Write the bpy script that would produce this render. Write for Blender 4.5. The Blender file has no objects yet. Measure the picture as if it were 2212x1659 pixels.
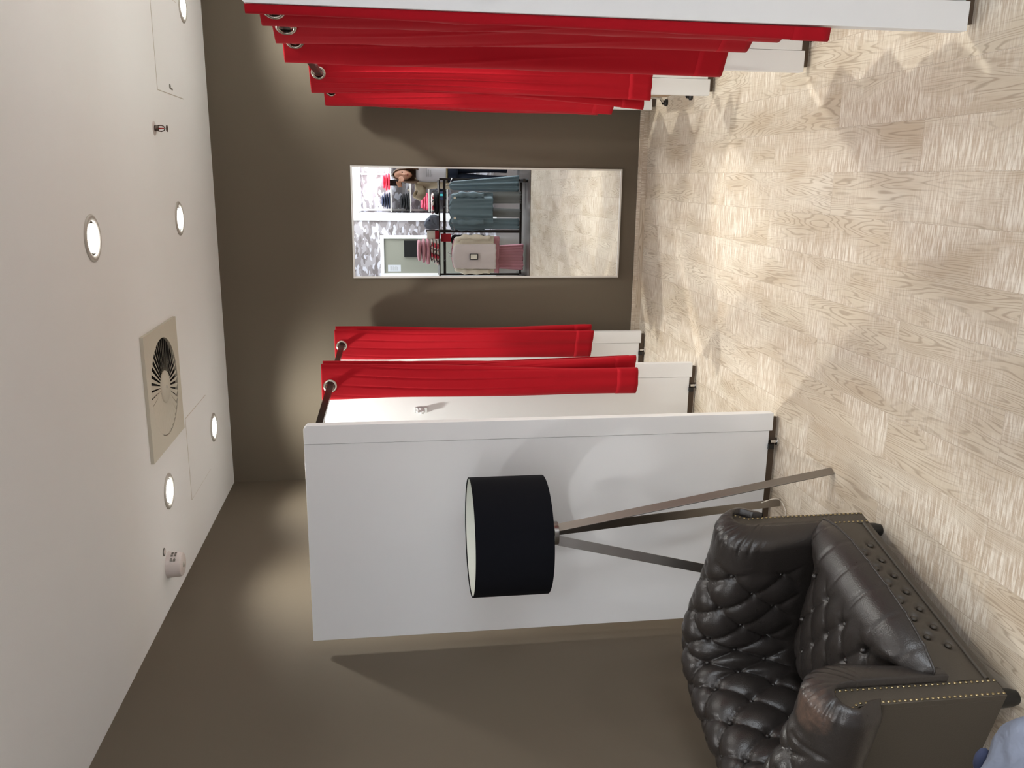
import bpy, math, random
from math import sin, cos, pi, radians, sqrt, atan2
from mathutils import Vector, Matrix
random.seed(7)
S = bpy.context.scene
COL = S.collection

# ------------------------------------------------------------------ camera
YAW, PITCH, ROLL, FPX = 0.2427, 0.1377, 0.0211, 1824.2
fw = Vector((-sin(YAW)*cos(PITCH), cos(YAW)*cos(PITCH), -sin(PITCH)))
rt = Vector((cos(YAW), sin(YAW), 0)); dn = fw.cross(rt)
r2 = rt*cos(ROLL) + dn*sin(ROLL); d2 = dn*cos(ROLL) - rt*sin(ROLL)
cam = bpy.data.cameras.new('camera'); camo = bpy.data.objects.new('camera', cam); COL.objects.link(camo)
M = Matrix((d2, r2, -fw)).transposed().to_4x4(); M.translation = Vector((0, 0, 1.6))
camo.matrix_world = M                       # phone held upright, picture stored sideways
cam.sensor_width = 36.0; cam.lens = 36.0*FPX/2212.0; cam.clip_start = 0.01
S.camera = camo
# ------------------------------------------------------------------ world, exposure
W = bpy.data.worlds.new('world'); S.world = W; W.use_nodes = True
W.node_tree.nodes['Background'].inputs[0].default_value = (0.9, 0.93, 1.0, 1)
W.node_tree.nodes['Background'].inputs[1].default_value = 0.05
S.view_settings.view_transform = 'Standard'; S.view_settings.look = 'None'
S.view_settings.exposure = 0.22; S.view_settings.gamma = 1.0; S.view_settings.use_curve_mapping = False
E_STALL, E_MID, E_ROOM, E_SHOP, E_FILL = 88.0, 28.0, 12.0, 10.0, 190.0  # last value powers the fill behind the invented side windows
def area_light(name, loc, sx, sy, e, col=(1, 1, 1)):
    l = bpy.data.lights.new(name, 'AREA'); l.shape = 'RECTANGLE'; l.size = sx; l.size_y = sy; l.energy = e; l.color = col
    o = bpy.data.objects.new(name, l); COL.objects.link(o); o.location = loc; return o

D, H, XL, XR = 5.332, 2.639, -1.933, 1.39
def srgb(r, g, b):
    f = lambda c: (c/255/12.92) if c/255 <= .04045 else ((c/255+.055)/1.055)**2.4
    return (f(r), f(g), f(b), 1)

# ------------------------------------------------------------------ materials
def mat(name, col, rough=.5, metal=0., bump=0., bscale=80., spec=.5, noise=0., nscale=6., sheen=0., emit=None, estr=0., stretch=None, coat=0.):
    m = bpy.data.materials.new(name); m.use_nodes = True; nt = m.node_tree; b = nt.nodes['Principled BSDF']
    b.inputs['Base Color'].default_value = col; b.inputs['Roughness'].default_value = rough; b.inputs['Metallic'].default_value = metal
    b.inputs['Specular IOR Level'].default_value = spec
    if coat: b.inputs['Coat Weight'].default_value = coat
    if sheen: b.inputs['Sheen Weight'].default_value = sheen
    if emit: b.inputs['Emission Color'].default_value = emit; b.inputs['Emission Strength'].default_value = estr
    tc = nt.nodes.new('ShaderNodeTexCoord')
    mp = nt.nodes.new('ShaderNodeMapping'); nt.links.new(tc.outputs['Object'], mp.inputs[0])
    if stretch: mp.inputs['Scale'].default_value = stretch
    n = nt.nodes.new('ShaderNodeTexNoise'); n.inputs['Scale'].default_value = nscale; n.inputs['Detail'].default_value = 4
    nt.links.new(mp.outputs[0], n.inputs[0])
    if noise > 0:
        mx = nt.nodes.new('ShaderNodeMix'); mx.data_type = 'RGBA'
        mx.inputs[6].default_value = tuple(c*(1-noise) for c in col[:3])+(1,); mx.inputs[7].default_value = tuple(min(1, c*(1+noise)) for c in col[:3])+(1,)
        nt.links.new(n.outputs[0], mx.inputs[0]); nt.links.new(mx.outputs[2], b.inputs['Base Color'])
    if bump > 0:
        n2 = nt.nodes.new('ShaderNodeTexNoise'); n2.inputs['Scale'].default_value = bscale; n2.inputs['Detail'].default_value = 3
        nt.links.new(mp.outputs[0], n2.inputs[0])
        bp = nt.nodes.new('ShaderNodeBump'); bp.inputs['Strength'].default_value = bump; bp.inputs['Distance'].default_value = .01
        nt.links.new(n2.outputs[0], bp.inputs['Height']); nt.links.new(bp.outputs[0], b.inputs['Normal'])
    return m
M_wall = mat('taupe_paint', srgb(96, 86, 72), .75, bump=.05, bscale=300, noise=.03, nscale=2)
M_ceil = mat('ceiling_paint', srgb(241, 242, 242), .9, bump=.03, bscale=200, noise=.01)
M_white = mat('white_laminate', srgb(238, 239, 240), .42, noise=.01)
M_whitewall = mat('white_paint', srgb(225, 224, 220), .8, noise=.02)
M_capm = mat('white_profile', srgb(238, 239, 240), .38, noise=.01)
M_bronze = mat('brown_metal', srgb(84, 70, 58), .45, .3, noise=.05)
M_rod = mat('dark_rod', srgb(46, 38, 34), .3, .5, noise=.05)
M_chrome = mat('chrome', srgb(215, 215, 215), .12, 1., noise=.02)
M_grom = mat('grommet_metal', srgb(200, 192, 182), .25, 1., noise=.03)
M_steel = mat('brushed_steel', srgb(150, 146, 142), .28, 1., bump=.05, bscale=400, noise=.04, stretch=(8, 8, .5))
M_black = mat('black_plastic', srgb(18, 18, 18), .4, noise=.1)
M_shade = mat('black_shade_fabric', srgb(11, 12, 18), .95, bump=.1, bscale=900, noise=.1, nscale=60, spec=.15)
M_shadein = mat('white_shade_lining', srgb(226, 230, 222), .8, noise=.01)
M_brass = mat('brass_nail', srgb(160, 146, 112), .32, 1., noise=.1)
M_red = mat('red_curtain_fabric', srgb(166, 11, 27), .85, bump=.12, bscale=700, noise=.06, nscale=14, sheen=.05, spec=.2)
M_silver = mat('silver_frame', srgb(215, 213, 208), .35, .4, noise=.02)
M_plate = mat('vent_paint', srgb(204, 198, 182), .6, noise=.01)
M_dark = mat('duct_dark', srgb(12, 12, 12), .9, noise=.1)
M_lampdisc = mat('lamp_disc', (1, 1, 1, 1), .5, emit=(1, 1, .97, 1), estr=14, noise=.0)
M_trim = mat('downlight_trim', srgb(190, 186, 178), .4, .2, noise=.02)
M_det = mat('detector_plastic', srgb(214, 204, 200), .5, noise=.02)
M_glassred = mat('red_bulb', srgb(190, 30, 30), .15, noise=.05)
M_brasspipe = mat('sprinkler_metal', srgb(96, 84, 78), .35, .8, noise=.05)
M_dkfloor = mat('dark_shop_floor', srgb(78, 70, 66), .35, noise=.25, nscale=3, stretch=(9, 1, 1))
M_line = mat('shadow_gap', srgb(205, 198, 186), .8, noise=.05)
M_mark = mat('grey_mark', srgb(110, 106, 98), .7, noise=.1)
M_stoolw = mat('stool_wood', srgb(176, 150, 122), .5, noise=.1, nscale=12, stretch=(1, 8, 8))
M_cord = mat('clear_cord', srgb(205, 198, 186), .4, noise=.03)

mm = bpy.data.materials.new('mirror_glass'); mm.use_nodes = True; b = mm.node_tree.nodes['Principled BSDF']
b.inputs['Base Color'].default_value = (.86, .88, .88, 1); b.inputs['Metallic'].default_value = 1; b.inputs['Roughness'].default_value = .0
M_mirror = mm

pm = bpy.data.materials.new('window_glass'); pm.use_nodes = True; nt_ = pm.node_tree; out_ = nt_.nodes['Material Output']
tr_ = nt_.nodes.new('ShaderNodeBsdfTransparent'); gl_ = nt_.nodes.new('ShaderNodeBsdfGlossy'); gl_.inputs['Roughness'].default_value = .02
mx_ = nt_.nodes.new('ShaderNodeMixShader'); mx_.inputs[0].default_value = .07
nt_.links.new(tr_.outputs[0], mx_.inputs[1]); nt_.links.new(gl_.outputs[0], mx_.inputs[2]); nt_.links.new(mx_.outputs[0], out_.inputs[0])
M_pane = pm
def nodes(m): return m.node_tree.nodes, m.node_tree.links
def math_(nt, op, a, b=None, c=None):
    n = nt.nodes.new('ShaderNodeMath'); n.operation = op
    for i, v in enumerate((a, b, c)):
        if v is None: continue
        if isinstance(v, (int, float)): n.inputs[i].default_value = v
        else: nt.links.new(v, n.inputs[i])
    return n.outputs[0]
def mix_(nt, fac, a, b, bt='MIX'):
    n = nt.nodes.new('ShaderNodeMix'); n.data_type = 'RGBA'; n.blend_type = bt
    for i, v in ((0, fac), (6, a), (7, b)):
        if isinstance(v, (int, float)): n.inputs[i].default_value = v
        elif isinstance(v, tuple): n.inputs[i].default_value = v
        else: nt.links.new(v, n.inputs[i])
    return n.outputs[2]
def ramp_(nt, v, p0, p1, c0=(0, 0, 0, 1), c1=(1, 1, 1, 1)):
    n = nt.nodes.new('ShaderNodeValToRGB'); n.color_ramp.elements[0].position = p0; n.color_ramp.elements[1].position = p1
    n.color_ramp.elements[0].color = c0; n.color_ramp.elements[1].color = c1
    nt.links.new(v, n.inputs[0]); return n.outputs[0]
def comb_(nt, x, y, z=0.):
    n = nt.nodes.new('ShaderNodeCombineXYZ')
    for i, v in enumerate((x, y, z)):
        if isinstance(v, (int, float)): n.inputs[i].default_value = v
        else: nt.links.new(v, n.inputs[i])
    return n.outputs[0]
def noise_(nt, vec, scale, detail=4, rough=.5, dist=0.):
    n = nt.nodes.new('ShaderNodeTexNoise'); n.inputs['Scale'].default_value = scale; n.inputs['Detail'].default_value = detail
    n.inputs['Roughness'].default_value = rough; n.inputs['Distortion'].default_value = dist
    nt.links.new(vec, n.inputs[0]); return n.outputs[0]

def plank_material(name, swap=False):
    m = bpy.data.materials.new(name); m.use_nodes = True; nt = m.node_tree; bs = nt.nodes['Principled BSDF']
    tc = nt.nodes.new('ShaderNodeTexCoord'); sp = nt.nodes.new('ShaderNodeSeparateXYZ'); nt.links.new(tc.outputs['Object'], sp.inputs[0])
    X, Y = sp.outputs[0], sp.outputs[1]
    if swap: X, Y = sp.outputs[2], sp.outputs[0]
    L = math_(nt, 'ADD', Y, -3.49+.5125+20.5); A = math_(nt, 'ADD', X, -.032+15.4)
    br = nt.nodes.new('ShaderNodeTexBrick'); br.offset = .5; br.offset_frequency = 2; br.squash = 1
    nt.links.new(comb_(nt, L, A), br.inputs['Vector'])
    br.inputs['Color1'].default_value = (0, 0, 0, 1); br.inputs['Color2'].default_value = (1, 1, 1, 1); br.inputs['Mortar'].default_value = (.5, .5, .5, 1)
    br.inputs['Scale'].default_value = 1; br.inputs['Mortar Size'].default_value = .0011; br.inputs['Mortar Smooth'].default_value = .3
    br.inputs['Bias'].default_value = 0; br.inputs['Brick Width'].default_value = 1.025; br.inputs['Row Height'].default_value = .154
    rnd = br.outputs['Color']
    rv = nt.nodes.new('ShaderNodeSeparateColor'); nt.links.new(rnd, rv.inputs[0]); R = rv.outputs[0]
    off = math_(nt, 'MULTIPLY', R, 37.0)
    # growth rings: contour lines of a stretched noise field
    v1 = comb_(nt, math_(nt, 'MULTIPLY', L, .75), math_(nt, 'MULTIPLY', A, 8.0), off)
    field = noise_(nt, v1, 1.15, 3.0, .40, .08)
    rings = math_(nt, 'SINE', math_(nt, 'MULTIPLY', field, 240.0))
    rings = math_(nt, 'MULTIPLY_ADD', rings, .5, .5)
    ringl = ramp_(nt, rings, .0, .34)
    # fine grain
    v2 = comb_(nt, math_(nt, 'MULTIPLY', L, 5.0), math_(nt, 'MULTIPLY', A, 120.0), off)
    grain = noise_(nt, v2, 1.0, 4, .6)
    # cross-saw marks
    v3 = comb_(nt, math_(nt, 'MULTIPLY', L, 170.0), math_(nt, 'MULTIPLY', A, 14.0), off)
    saw = noise_(nt, v3, 1.0, 3, .6)
    v3b = comb_(nt, math_(nt, 'MULTIPLY', L, 2.6), math_(nt, 'MULTIPLY', A, 6.0), math_(nt, 'ADD', off, 5.0))
    sawmask = ramp_(nt, noise_(nt, v3b, 1.0, 2, .5), .42, .58)
    sawl = ramp_(nt, saw, .42, .62)
    v4 = comb_(nt, math_(nt, 'MULTIPLY', L, 1.6), math_(nt, 'MULTIPLY', A, 5.0), math_(nt, 'ADD', off, 11.0))
    blot = noise_(nt, v4, 1.3, 4, .55)
    base = mix_(nt, R, srgb(199, 187, 168), srgb(208, 198, 183))
    base = mix_(nt, ramp_(nt, blot, .38, .66), base, srgb(184, 168, 147))
    c = mix_(nt, math_(nt, 'MULTIPLY', math_(nt, 'SUBTRACT', 1.0, ringl), math_(nt, 'SUBTRACT', .50, math_(nt, 'MULTIPLY', sawmask, .36))), base, srgb(132, 113, 94))
    c = mix_(nt, math_(nt, 'MULTIPLY', ramp_(nt, grain, .5, .72), .35), c, srgb(150, 130, 110))
    cs = mix_(nt, sawl, srgb(178, 160, 141), srgb(230, 223, 211))
    c = mix_(nt, math_(nt, 'MULTIPLY', sawmask, .70), c, cs)
    c = mix_(nt, math_(nt, 'MULTIPLY', br.outputs['Fac'], .30), c, srgb(120, 103, 85))
    nt.links.new(c, bs.inputs['Base Color']); bs.inputs['Roughness'].default_value = .52; bs.inputs['Specular IOR Level'].default_value = .35
    hgt = math_(nt, 'ADD', math_(nt, 'MULTIPLY', ringl, .5), math_(nt, 'MULTIPLY', math_(nt, 'MULTIPLY', sawl, sawmask), .6))
    bp = nt.nodes.new('ShaderNodeBump'); bp.inputs['Strength'].default_value = .25; bp.inputs['Distance'].default_value = .002
    nt.links.new(hgt, bp.inputs['Height']); nt.links.new(bp.outputs[0], bs.inputs['Normal'])
    return m
M_floor = plank_material('whitewashed_plank_floor')
M_skirt = plank_material('plank_skirting', True)

def camo_material():
    m = bpy.data.materials.new('cloud_wallpaper'); m.use_nodes = True; nt = m.node_tree; bs = nt.nodes['Principled BSDF']
    tc = nt.nodes.new('ShaderNodeTexCoord'); sp = nt.nodes.new('ShaderNodeSeparateXYZ'); nt.links.new(tc.outputs['Object'], sp.inputs[0])
    def lay(o, sc, a, b_):
        v = comb_(nt, math_(nt, 'MULTIPLY_ADD', sp.outputs[0], 1.0, o), math_(nt, 'MULTIPLY', sp.outputs[2], 2.1), o)
        return ramp_(nt, noise_(nt, v, sc, 1.5, .45, .3), a, b_)
    c = mix_(nt, lay(0, 6.5, .50, .515), srgb(138, 132, 134), srgb(162, 158, 162))
    c = mix_(nt, lay(7.3, 6.5, .56, .575), c, srgb(118, 111, 112))
    c = mix_(nt, lay(3.1, 8.0, .555, .57), c, srgb(198, 198, 208))
    nt.links.new(c, bs.inputs['Base Color']); bs.inputs['Roughness'].default_value = .7
    return m
M_paper = camo_material()

def leather(name, worn=None):
    m = mat(name, srgb(43, 39, 37), .32, spec=.5, noise=.08, nscale=9, bump=.12, bscale=260); nt = m.node_tree; bs = nt.nodes['Principled BSDF']
    src = bs.inputs['Base Color'].links[0].from_socket
    tc = nt.nodes.new('ShaderNodeTexCoord')
    n = noise_(nt, tc.outputs['Object'], 30, 4, .6)
    rr = nt.nodes.new('ShaderNodeMapRange'); nt.links.new(n, rr.inputs[0]); rr.inputs[3].default_value = .23; rr.inputs[4].default_value = .38
    nt.links.new(rr.outputs[0], bs.inputs['Roughness'])
    if worn:
        d = nt.nodes.new('ShaderNodeVectorMath'); d.operation = 'DISTANCE'; nt.links.new(tc.outputs['Object'], d.inputs[0]); d.inputs[1].default_value = worn
        n2 = noise_(nt, tc.outputs['Object'], 22, 4, .6)
        v = math_(nt, 'ADD', d.outputs['Value'], math_(nt, 'MULTIPLY', math_(nt, 'SUBTRACT', n2, .5), .09))
        f = ramp_(nt, v, .045, .078, (1, 1, 1, 1), (0, 0, 0, 1))
        wc = mix_(nt, ramp_(nt, noise_(nt, tc.outputs['Object'], 60, 4, .6), .4, .7), srgb(68, 56, 50), srgb(88, 70, 60))
        nt.links.new(mix_(nt, f, src, wc), bs.inputs['Base Color'])
    return m
M_leather = leather('brown_leather'); M_leather_worn = leather('brown_leather_worn', (.035, .02, .60))
M_leather_flat = mat('brown_vinyl', srgb(64, 58, 50), .5, noise=.05, bump=.08, bscale=300)

# ------------------------------------------------------------------ mesh helpers
def link(o, parent=None):
    COL.objects.link(o)
    if parent: o.parent = parent
    return o
class MB:
    def __init__(s): s.v = []; s.f = []
    def add(s, vs, fs):
        k = len(s.v); s.v += [tuple(v) for v in vs]; s.f += [tuple(i+k for i in f) for f in fs]; return s
    def box(s, x0, x1, y0, y1, z0, z1, M_=None):
        vs = [Vector((x, y, z)) for z in (z0, z1) for x, y in ((x0, y0), (x1, y0), (x1, y1), (x0, y1))]
        if M_: vs = [M_ @ v for v in vs]
        return s.add(vs, [(0, 3, 2, 1), (4, 5, 6, 7), (0, 1, 5, 4), (1, 2, 6, 5), (2, 3, 7, 6), (3, 0, 4, 7)])
    def tube(s, pts, r, n=10, cap=True, closed=False, sx=1., up=None):
        pts = [Vector(p) for p in pts]; rings = []; m = len(pts)
        rs = r if isinstance(r, (list, tuple)) else [r]*m
        prev = None
        for i, p in enumerate(pts):
            if closed: t = pts[(i+1) % m]-pts[i-1]
            else: t = pts[min(i+1, m-1)]-pts[max(i-1, 0)]
            t.normalize()
            if prev is None:
                a = Vector(up) if up else (Vector((0, 0, 1)) if abs(t.z) < .9 else Vector((1, 0, 0)))
            else: a = prev
            u = (a - t*a.dot(t)).normalized(); w = t.cross(u); prev = u
            rings.append([p + u*cos(2*pi*j/n)*rs[i] + w*sin(2*pi*j/n)*rs[i]*sx for j in range(n)])
        vs = [v for R_ in rings for v in R_]; fs = []
        for i in range(m if closed else m-1):
            i2 = (i+1) % m
            for j in range(n): fs.append((i*n+j, i*n+(j+1) % n, i2*n+(j+1) % n, i2*n+j))
        if cap and not closed: fs += [tuple(range(n))[::-1], tuple((m-1)*n+j for j in range(n))]
        return s.add(vs, fs)
    def grid(s, rows, closeu=False, closev=False):
        n = len(rows[0]); m = len(rows); fs = []
        for i in range(m if closeu else m-1):
            for j in range(n if closev else n-1):
                i2 = (i+1) % m; j2 = (j+1) % n
                fs.append((i*n+j, i*n+j2, i2*n+j2, i2*n+j))
        return s.add([v for r in rows for v in r], fs)
    def lathe(s, prof, c=(0, 0, 0), n=32, axis='z'):
        rows = []
        for r, z in prof:
            row = []
            for j in range(n):
                a = 2*pi*j/n; p = (r*cos(a), r*sin(a), z)
                if axis == 'y': p = (r*cos(a), z, r*sin(a))
                if axis == 'x': p = (z, r*cos(a), r*sin(a))
                row.append((c[0]+p[0], c[1]+p[1], c[2]+p[2]))
            rows.append(row)
        return s.grid(rows, closev=True)
    def prism(s, poly, a0, a1, axis='y', M_=None):
        n = len(poly); vs = []
        for a in (a0, a1):
            for p, q in poly:
                v = {'y': (p, a, q), 'x': (a, p, q), 'z': (p, q, a)}[axis]
                vs.append(M_ @ Vector(v) if M_ else v)
        fs = [tuple(range(n)), tuple(range(2*n-1, n-1, -1))]+[(i, i+n, (i+1) % n+n, (i+1) % n) for i in range(n)]
        return s.add(vs, fs)
    def sphere(s, c, r, n=12, sc=(1, 1, 1)):
        prof = [(max(1e-4, sin(pi*i/(n//2)))*r, -cos(pi*i/(n//2))*r) for i in range(n//2+1)]
        rows = [[(c[0]+rr*cos(2*pi*j/n)*sc[0], c[1]+rr*sin(2*pi*j/n)*sc[1], c[2]+z*sc[2]) for j in range(n)] for rr, z in prof]
        return s.grid(rows, closev=True)
    def obj(s, name, m, parent=None, smooth=None, bevel=0., sub=0, kind=None, label=None, auto=40, fixn=True):
        me = bpy.data.meshes.new(name); me.from_pydata(s.v, [], s.f); me.update()
        if fixn:
            import bmesh
            bm = bmesh.new(); bm.from_mesh(me); bmesh.ops.recalc_face_normals(bm, faces=bm.faces); bm.to_mesh(me); bm.free()
        me.materials.append(m)
        o = bpy.data.objects.new(name, me); link(o, parent)
        if smooth: 
            for p in me.polygons: p.use_smooth = True
        if smooth == 'auto':
            me.set_sharp_from_angle(angle=radians(auto))
        if bevel:
            md = o.modifiers.new('bevel', 'BEVEL'); md.width = bevel; md.segments = 2; md.limit_method = 'ANGLE'
        if sub:
            md = o.modifiers.new('sub', 'SUBSURF'); md.levels = md.render_levels = sub
        if kind: o['kind'] = kind
        if label: o['label'] = label
        return o
def thing(name, label, cat, loc=(0, 0, 0), rz=0., group=None):
    o = bpy.data.objects.new(name, None); o.empty_display_size = .1; link(o); o.location = loc; o.rotation_euler = (0, 0, rz)
    o['label'] = label; o['category'] = cat
    if group: o['group'] = group
    return o
def tag(o, label, cat, group=None):
    o['label'] = label; o['category'] = cat
    if group: o['group'] = group
    return o
def dup(o, parent=None):
    c = o.copy(); COL.objects.link(c)
    if parent: c.parent = parent
    for ch in list(o.children): dup(ch, c)
    return c
def struct(name, mb, m, **k): return mb.obj(name, m, kind='structure', **k)
def catmull(pts, n, closed=False):
    pts = [Vector(p) for p in pts]; m = len(pts); out = []
    seg = m if closed else m-1
    for i in range(seg):
        p0 = pts[(i-1) % m] if closed or i > 0 else pts[0]*2-pts[1]
        p1 = pts[i]; p2 = pts[(i+1) % m]
        p3 = pts[(i+2) % m] if closed or i+2 < m else pts[-1]*2-pts[-2]
        for k in range(n):
            t = k/n; out.append(.5*((2*p1)+(-p0+p2)*t+(2*p0-5*p1+4*p2-p3)*t*t+(-p0+3*p1-3*p2+p3)*t**3))
    if not closed: out.append(pts[-1])
    return out
def resample(pts, n):
    pts = [Vector(p) for p in pts]; d = [0.]
    for i in range(1, len(pts)): d.append(d[-1]+(pts[i]-pts[i-1]).length)
    out = []; k = 0
    for i in range(n):
        t = d[-1]*i/(n-1)
        while k < len(d)-2 and d[k+1] < t: k += 1
        f = (t-d[k])/max(1e-9, d[k+1]-d[k]); out.append(pts[k].lerp(pts[k+1], min(1, f)))
    return out
#SETTING
# ------------------------------------------------------------------ the room shell
Y0 = .90                                    # where the fitting area opens onto the shop
struct('floor', MB().box(XL-.1, XR+.1, .74, D+.1, -.05, 0), M_floor)
struct('floor_shop', MB().box(-4, 4, -3.3, .74, -.05, 0), M_dkfloor)
struct('ceiling', MB().box(-4, 4, -3.3, D+.1, H, H+.06), M_ceil)
struct('wall_back', MB().box(XL-.1, XR+.1, D, D+.1, 0, H), M_wall)
struct('wall_left', MB().box(XL-.1, XL, Y0, D, 0, H), M_wall)
struct('wall_right', MB().box(XR, XR+.1, Y0, D, 0, H), M_whitewall)
for nm, sg, xi, n_ in (('wall_shop_left', -1, XL, 1), ('wall_shop_right', 1, XR, 2)):
    f = lambda mb, a, b_, *r: mb.box(min(a, b_), max(a, b_), *r)
    mb = MB(); f(mb, xi if sg > 0 else xi-.1, 4*sg, Y0, Y0+.1, 0, H)
    for r in ((-3.3, Y0+.1, 0, .12), (-3.3, Y0+.1, 2.5, H), (-3.3, -3.0, .12, 2.5), (.6, Y0+.1, .12, 2.5)): f(mb, 4*sg, 4.1*sg, *r)
    struct(nm, mb, M_whitewall)
    mb = MB()
    for yy in (-3.0, -1.83, -.63, .54): f(mb, 4*sg, 4.06*sg, yy, yy+.06, .12, 2.5)
    f(mb, 4*sg, 4.06*sg, -3.0, .6, .12, .18); f(mb, 4*sg, 4.06*sg, -3.0, .6, 2.44, 2.5)
    struct('window_%d' % n_, mb, M_silver)  # invented shop window, added to carry the fill light
    wn = bpy.data.objects['window_%d' % n_]; gm = MB(); f(gm, 4.02*sg, 4.026*sg, -2.97, .57, .15, 2.47); gm.obj('glass', M_pane, wn)
    a = area_light('fill_light', (4.12*sg, -1.2, 1.3), 3.4, 2.2, E_FILL*(1.0 if sg > 0 else .10), (.88, .94, 1.0))  # added fill through the invented window, brightens ceiling and partitions
    a.rotation_euler = (radians(90), 0, radians(90*sg)); a.data.spread = radians(150)
# the rear wall of the shop, with a recessed lit display niche
RW = -2.5
NX0, NX1, NZ1 = -.42, 1.7, 2.08
struct('wall_rear', MB().box(-4, NX0, RW-.5, RW, 0, H).box(NX1, 4, RW-.5, RW, 0, H).box(NX0, NX1, RW-.5, RW, NZ1, H).box(NX0, NX1, RW-.5, RW-.42, 0, NZ1), M_paper)
struct('trim_2', MB().box(NX0-.115, NX0, RW, RW+.03, 0, NZ1+.085).box(NX0, NX1, RW, RW+.03, NZ1, NZ1+.085).box(NX1, NX1+.115, RW, RW+.03, 0, NZ1+.085), M_capm, bevel=.003)
struct('baseboard_back', MB().box(XL, XR, D-.014, D, 0, .055), M_skirt, bevel=.001)
struct('baseboard_left', MB().box(XL, XL+.014, Y0, D-.014, 0, .055), M_skirt)
struct('trim_1', MB().box(XL, XR, .72, .76, 0, .004), M_bronze)

# ------------------------------------------------------------------ downlights
def downlight(x, y, e, label, proto=[None]):
    if proto[0] is None:
        t = thing('downlight', label, 'ceiling light', (x, y, H), 0, 'round recessed downlights in the ceiling')
        MB().lathe([(.060, -.001), (.062, -.006), (.074, -.007), (.0825, -.003), (.083, 0)], n=48).obj('trim_ring', M_trim, t, smooth=True)
        MB().lathe([(.001, -.013), (.03, -.012), (.046, -.008), (.0505, -.004), (.052, 0)], n=40).obj('lamp_disc', M_lampdisc, t, smooth=True)
        MB().lathe([(.052, -.0012), (.0605, -.0012)], n=40).obj('reflector_ring', M_chrome, t, smooth=True)
        proto[0] = t
    else:
        t = dup(proto[0]); t.location = (x, y, H); t['label'] = label
    l = bpy.data.lights.new('lamp_light', 'SPOT'); l.energy = e; l.spot_size = radians(134 if e > 50 else (128 if e > 20 else 100)); l.spot_blend = 1.0; l.shadow_soft_size = .045
    l.color = (1, 1, .93) if e > 50 else (1, .985, .97)
    o = bpy.data.objects.new('lamp_light', l); COL.objects.link(o); o.location = (x, y, H-.035)
    return t
downlight(-.22, 4.435, E_MID, 'ceiling downlight in line with the mirror, nearer the brown back wall')
downlight(-.227, 3.167, E_MID, 'largest downlight, in the middle of the ceiling between the two rows of cabins')
downlight(-1.42, 4.85, E_STALL, 'downlight beside the end of the air vent, closest to the back wall corner')
downlight(-1.42, 3.83, E_STALL, 'downlight between the air vent and the smoke detector')
downlight(.83, 4.85, E_STALL, 'downlight cut by the picture edge, above the right-hand curtained cabins')
for x, y, e in ((.83, 3.83, E_STALL), (.83, 2.80, E_STALL), (-.3, 1.90, E_ROOM), (-.3, .75, E_ROOM), (-1.42, 1.79, 32.)):
    downlight(x, y, e, 'downlight out of the frame over the near part of the fitting area')
# shop ceiling lamps behind the photographer
for i, (x, y) in enumerate(((-1.2, -1.2), (.8, -1.2), (-2.6, -.4), (2.4, -.4), (-.2, -2.0))):
    t = thing('shop_lamp', 'square flat shop ceiling lamp behind the photographer', 'ceiling light', (x, y, H), 0, 'flat square lamps over the shop')
    MB().box(-.31, .31, -.31, .31, -.03, 0).obj('housing', M_silver, t, bevel=.004)
    MB().box(-.28, .28, -.28, .28, -.034, -.03).obj('diffuser', M_lampdisc, t)
    area_light('shop_lamp_light', (x, y, H-.04), .55, .55, E_SHOP, (.93, .96, 1.0))
#VENT
t = thing('air_diffuser', 'square swirl air vent with radial fins set in the ceiling', 'air vent', (-.937, 3.875, H))
hole = .222; R_ = []
mb = MB(); N = 64
outer = []; inner = []
for j in range(N):
    a = 2*pi*j/N; c_, s_ = cos(a), sin(a); k = .275/max(abs(c_), abs(s_)); outer.append((k*c_, k*s_)); inner.append((hole*c_, hole*s_))
rows = [[(x, y, 0) for x, y in outer], [(x, y, -.014) for x, y in outer], [(x, y, -.014) for x, y in inner], [(x, y, 0) for x, y in inner]]
mb.grid(rows, closev=True).obj('face_plate', M_plate, t)
MB().lathe([(.001, -.001), (hole, -.001)], n=64).obj('duct_backing', M_dark, t)
mb = MB()
for k in range(40):
    a = 2*pi*k/40; a2 = a+2*pi/40*.64
    def P_(r, an, z): return (r*cos(an), r*sin(an), z)
    mb.add([P_(.07, a, -.013), P_(.218, a, -.013), P_(.218, a2, -.0072), P_(.07, a2, -.0095), P_(.07, a, -.0137), P_(.218, a, -.0137), P_(.218, a2, -.0079), P_(.07, a2, -.0102)],
           [(0, 1, 2, 3), (7, 6, 5, 4), (0, 4, 5, 1), (1, 5, 6, 2), (2, 6, 7, 3), (3, 7, 4, 0)])
mb.obj('fins', M_plate, t)
MB().lathe([(.001, -.019), (.07, -.018), (.074, -.010)], n=40).obj('hub', M_plate, t, smooth=True)
MB().sphere((0, 0, -.019), .006).obj('screw', M_trim, t, smooth=True)

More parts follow.
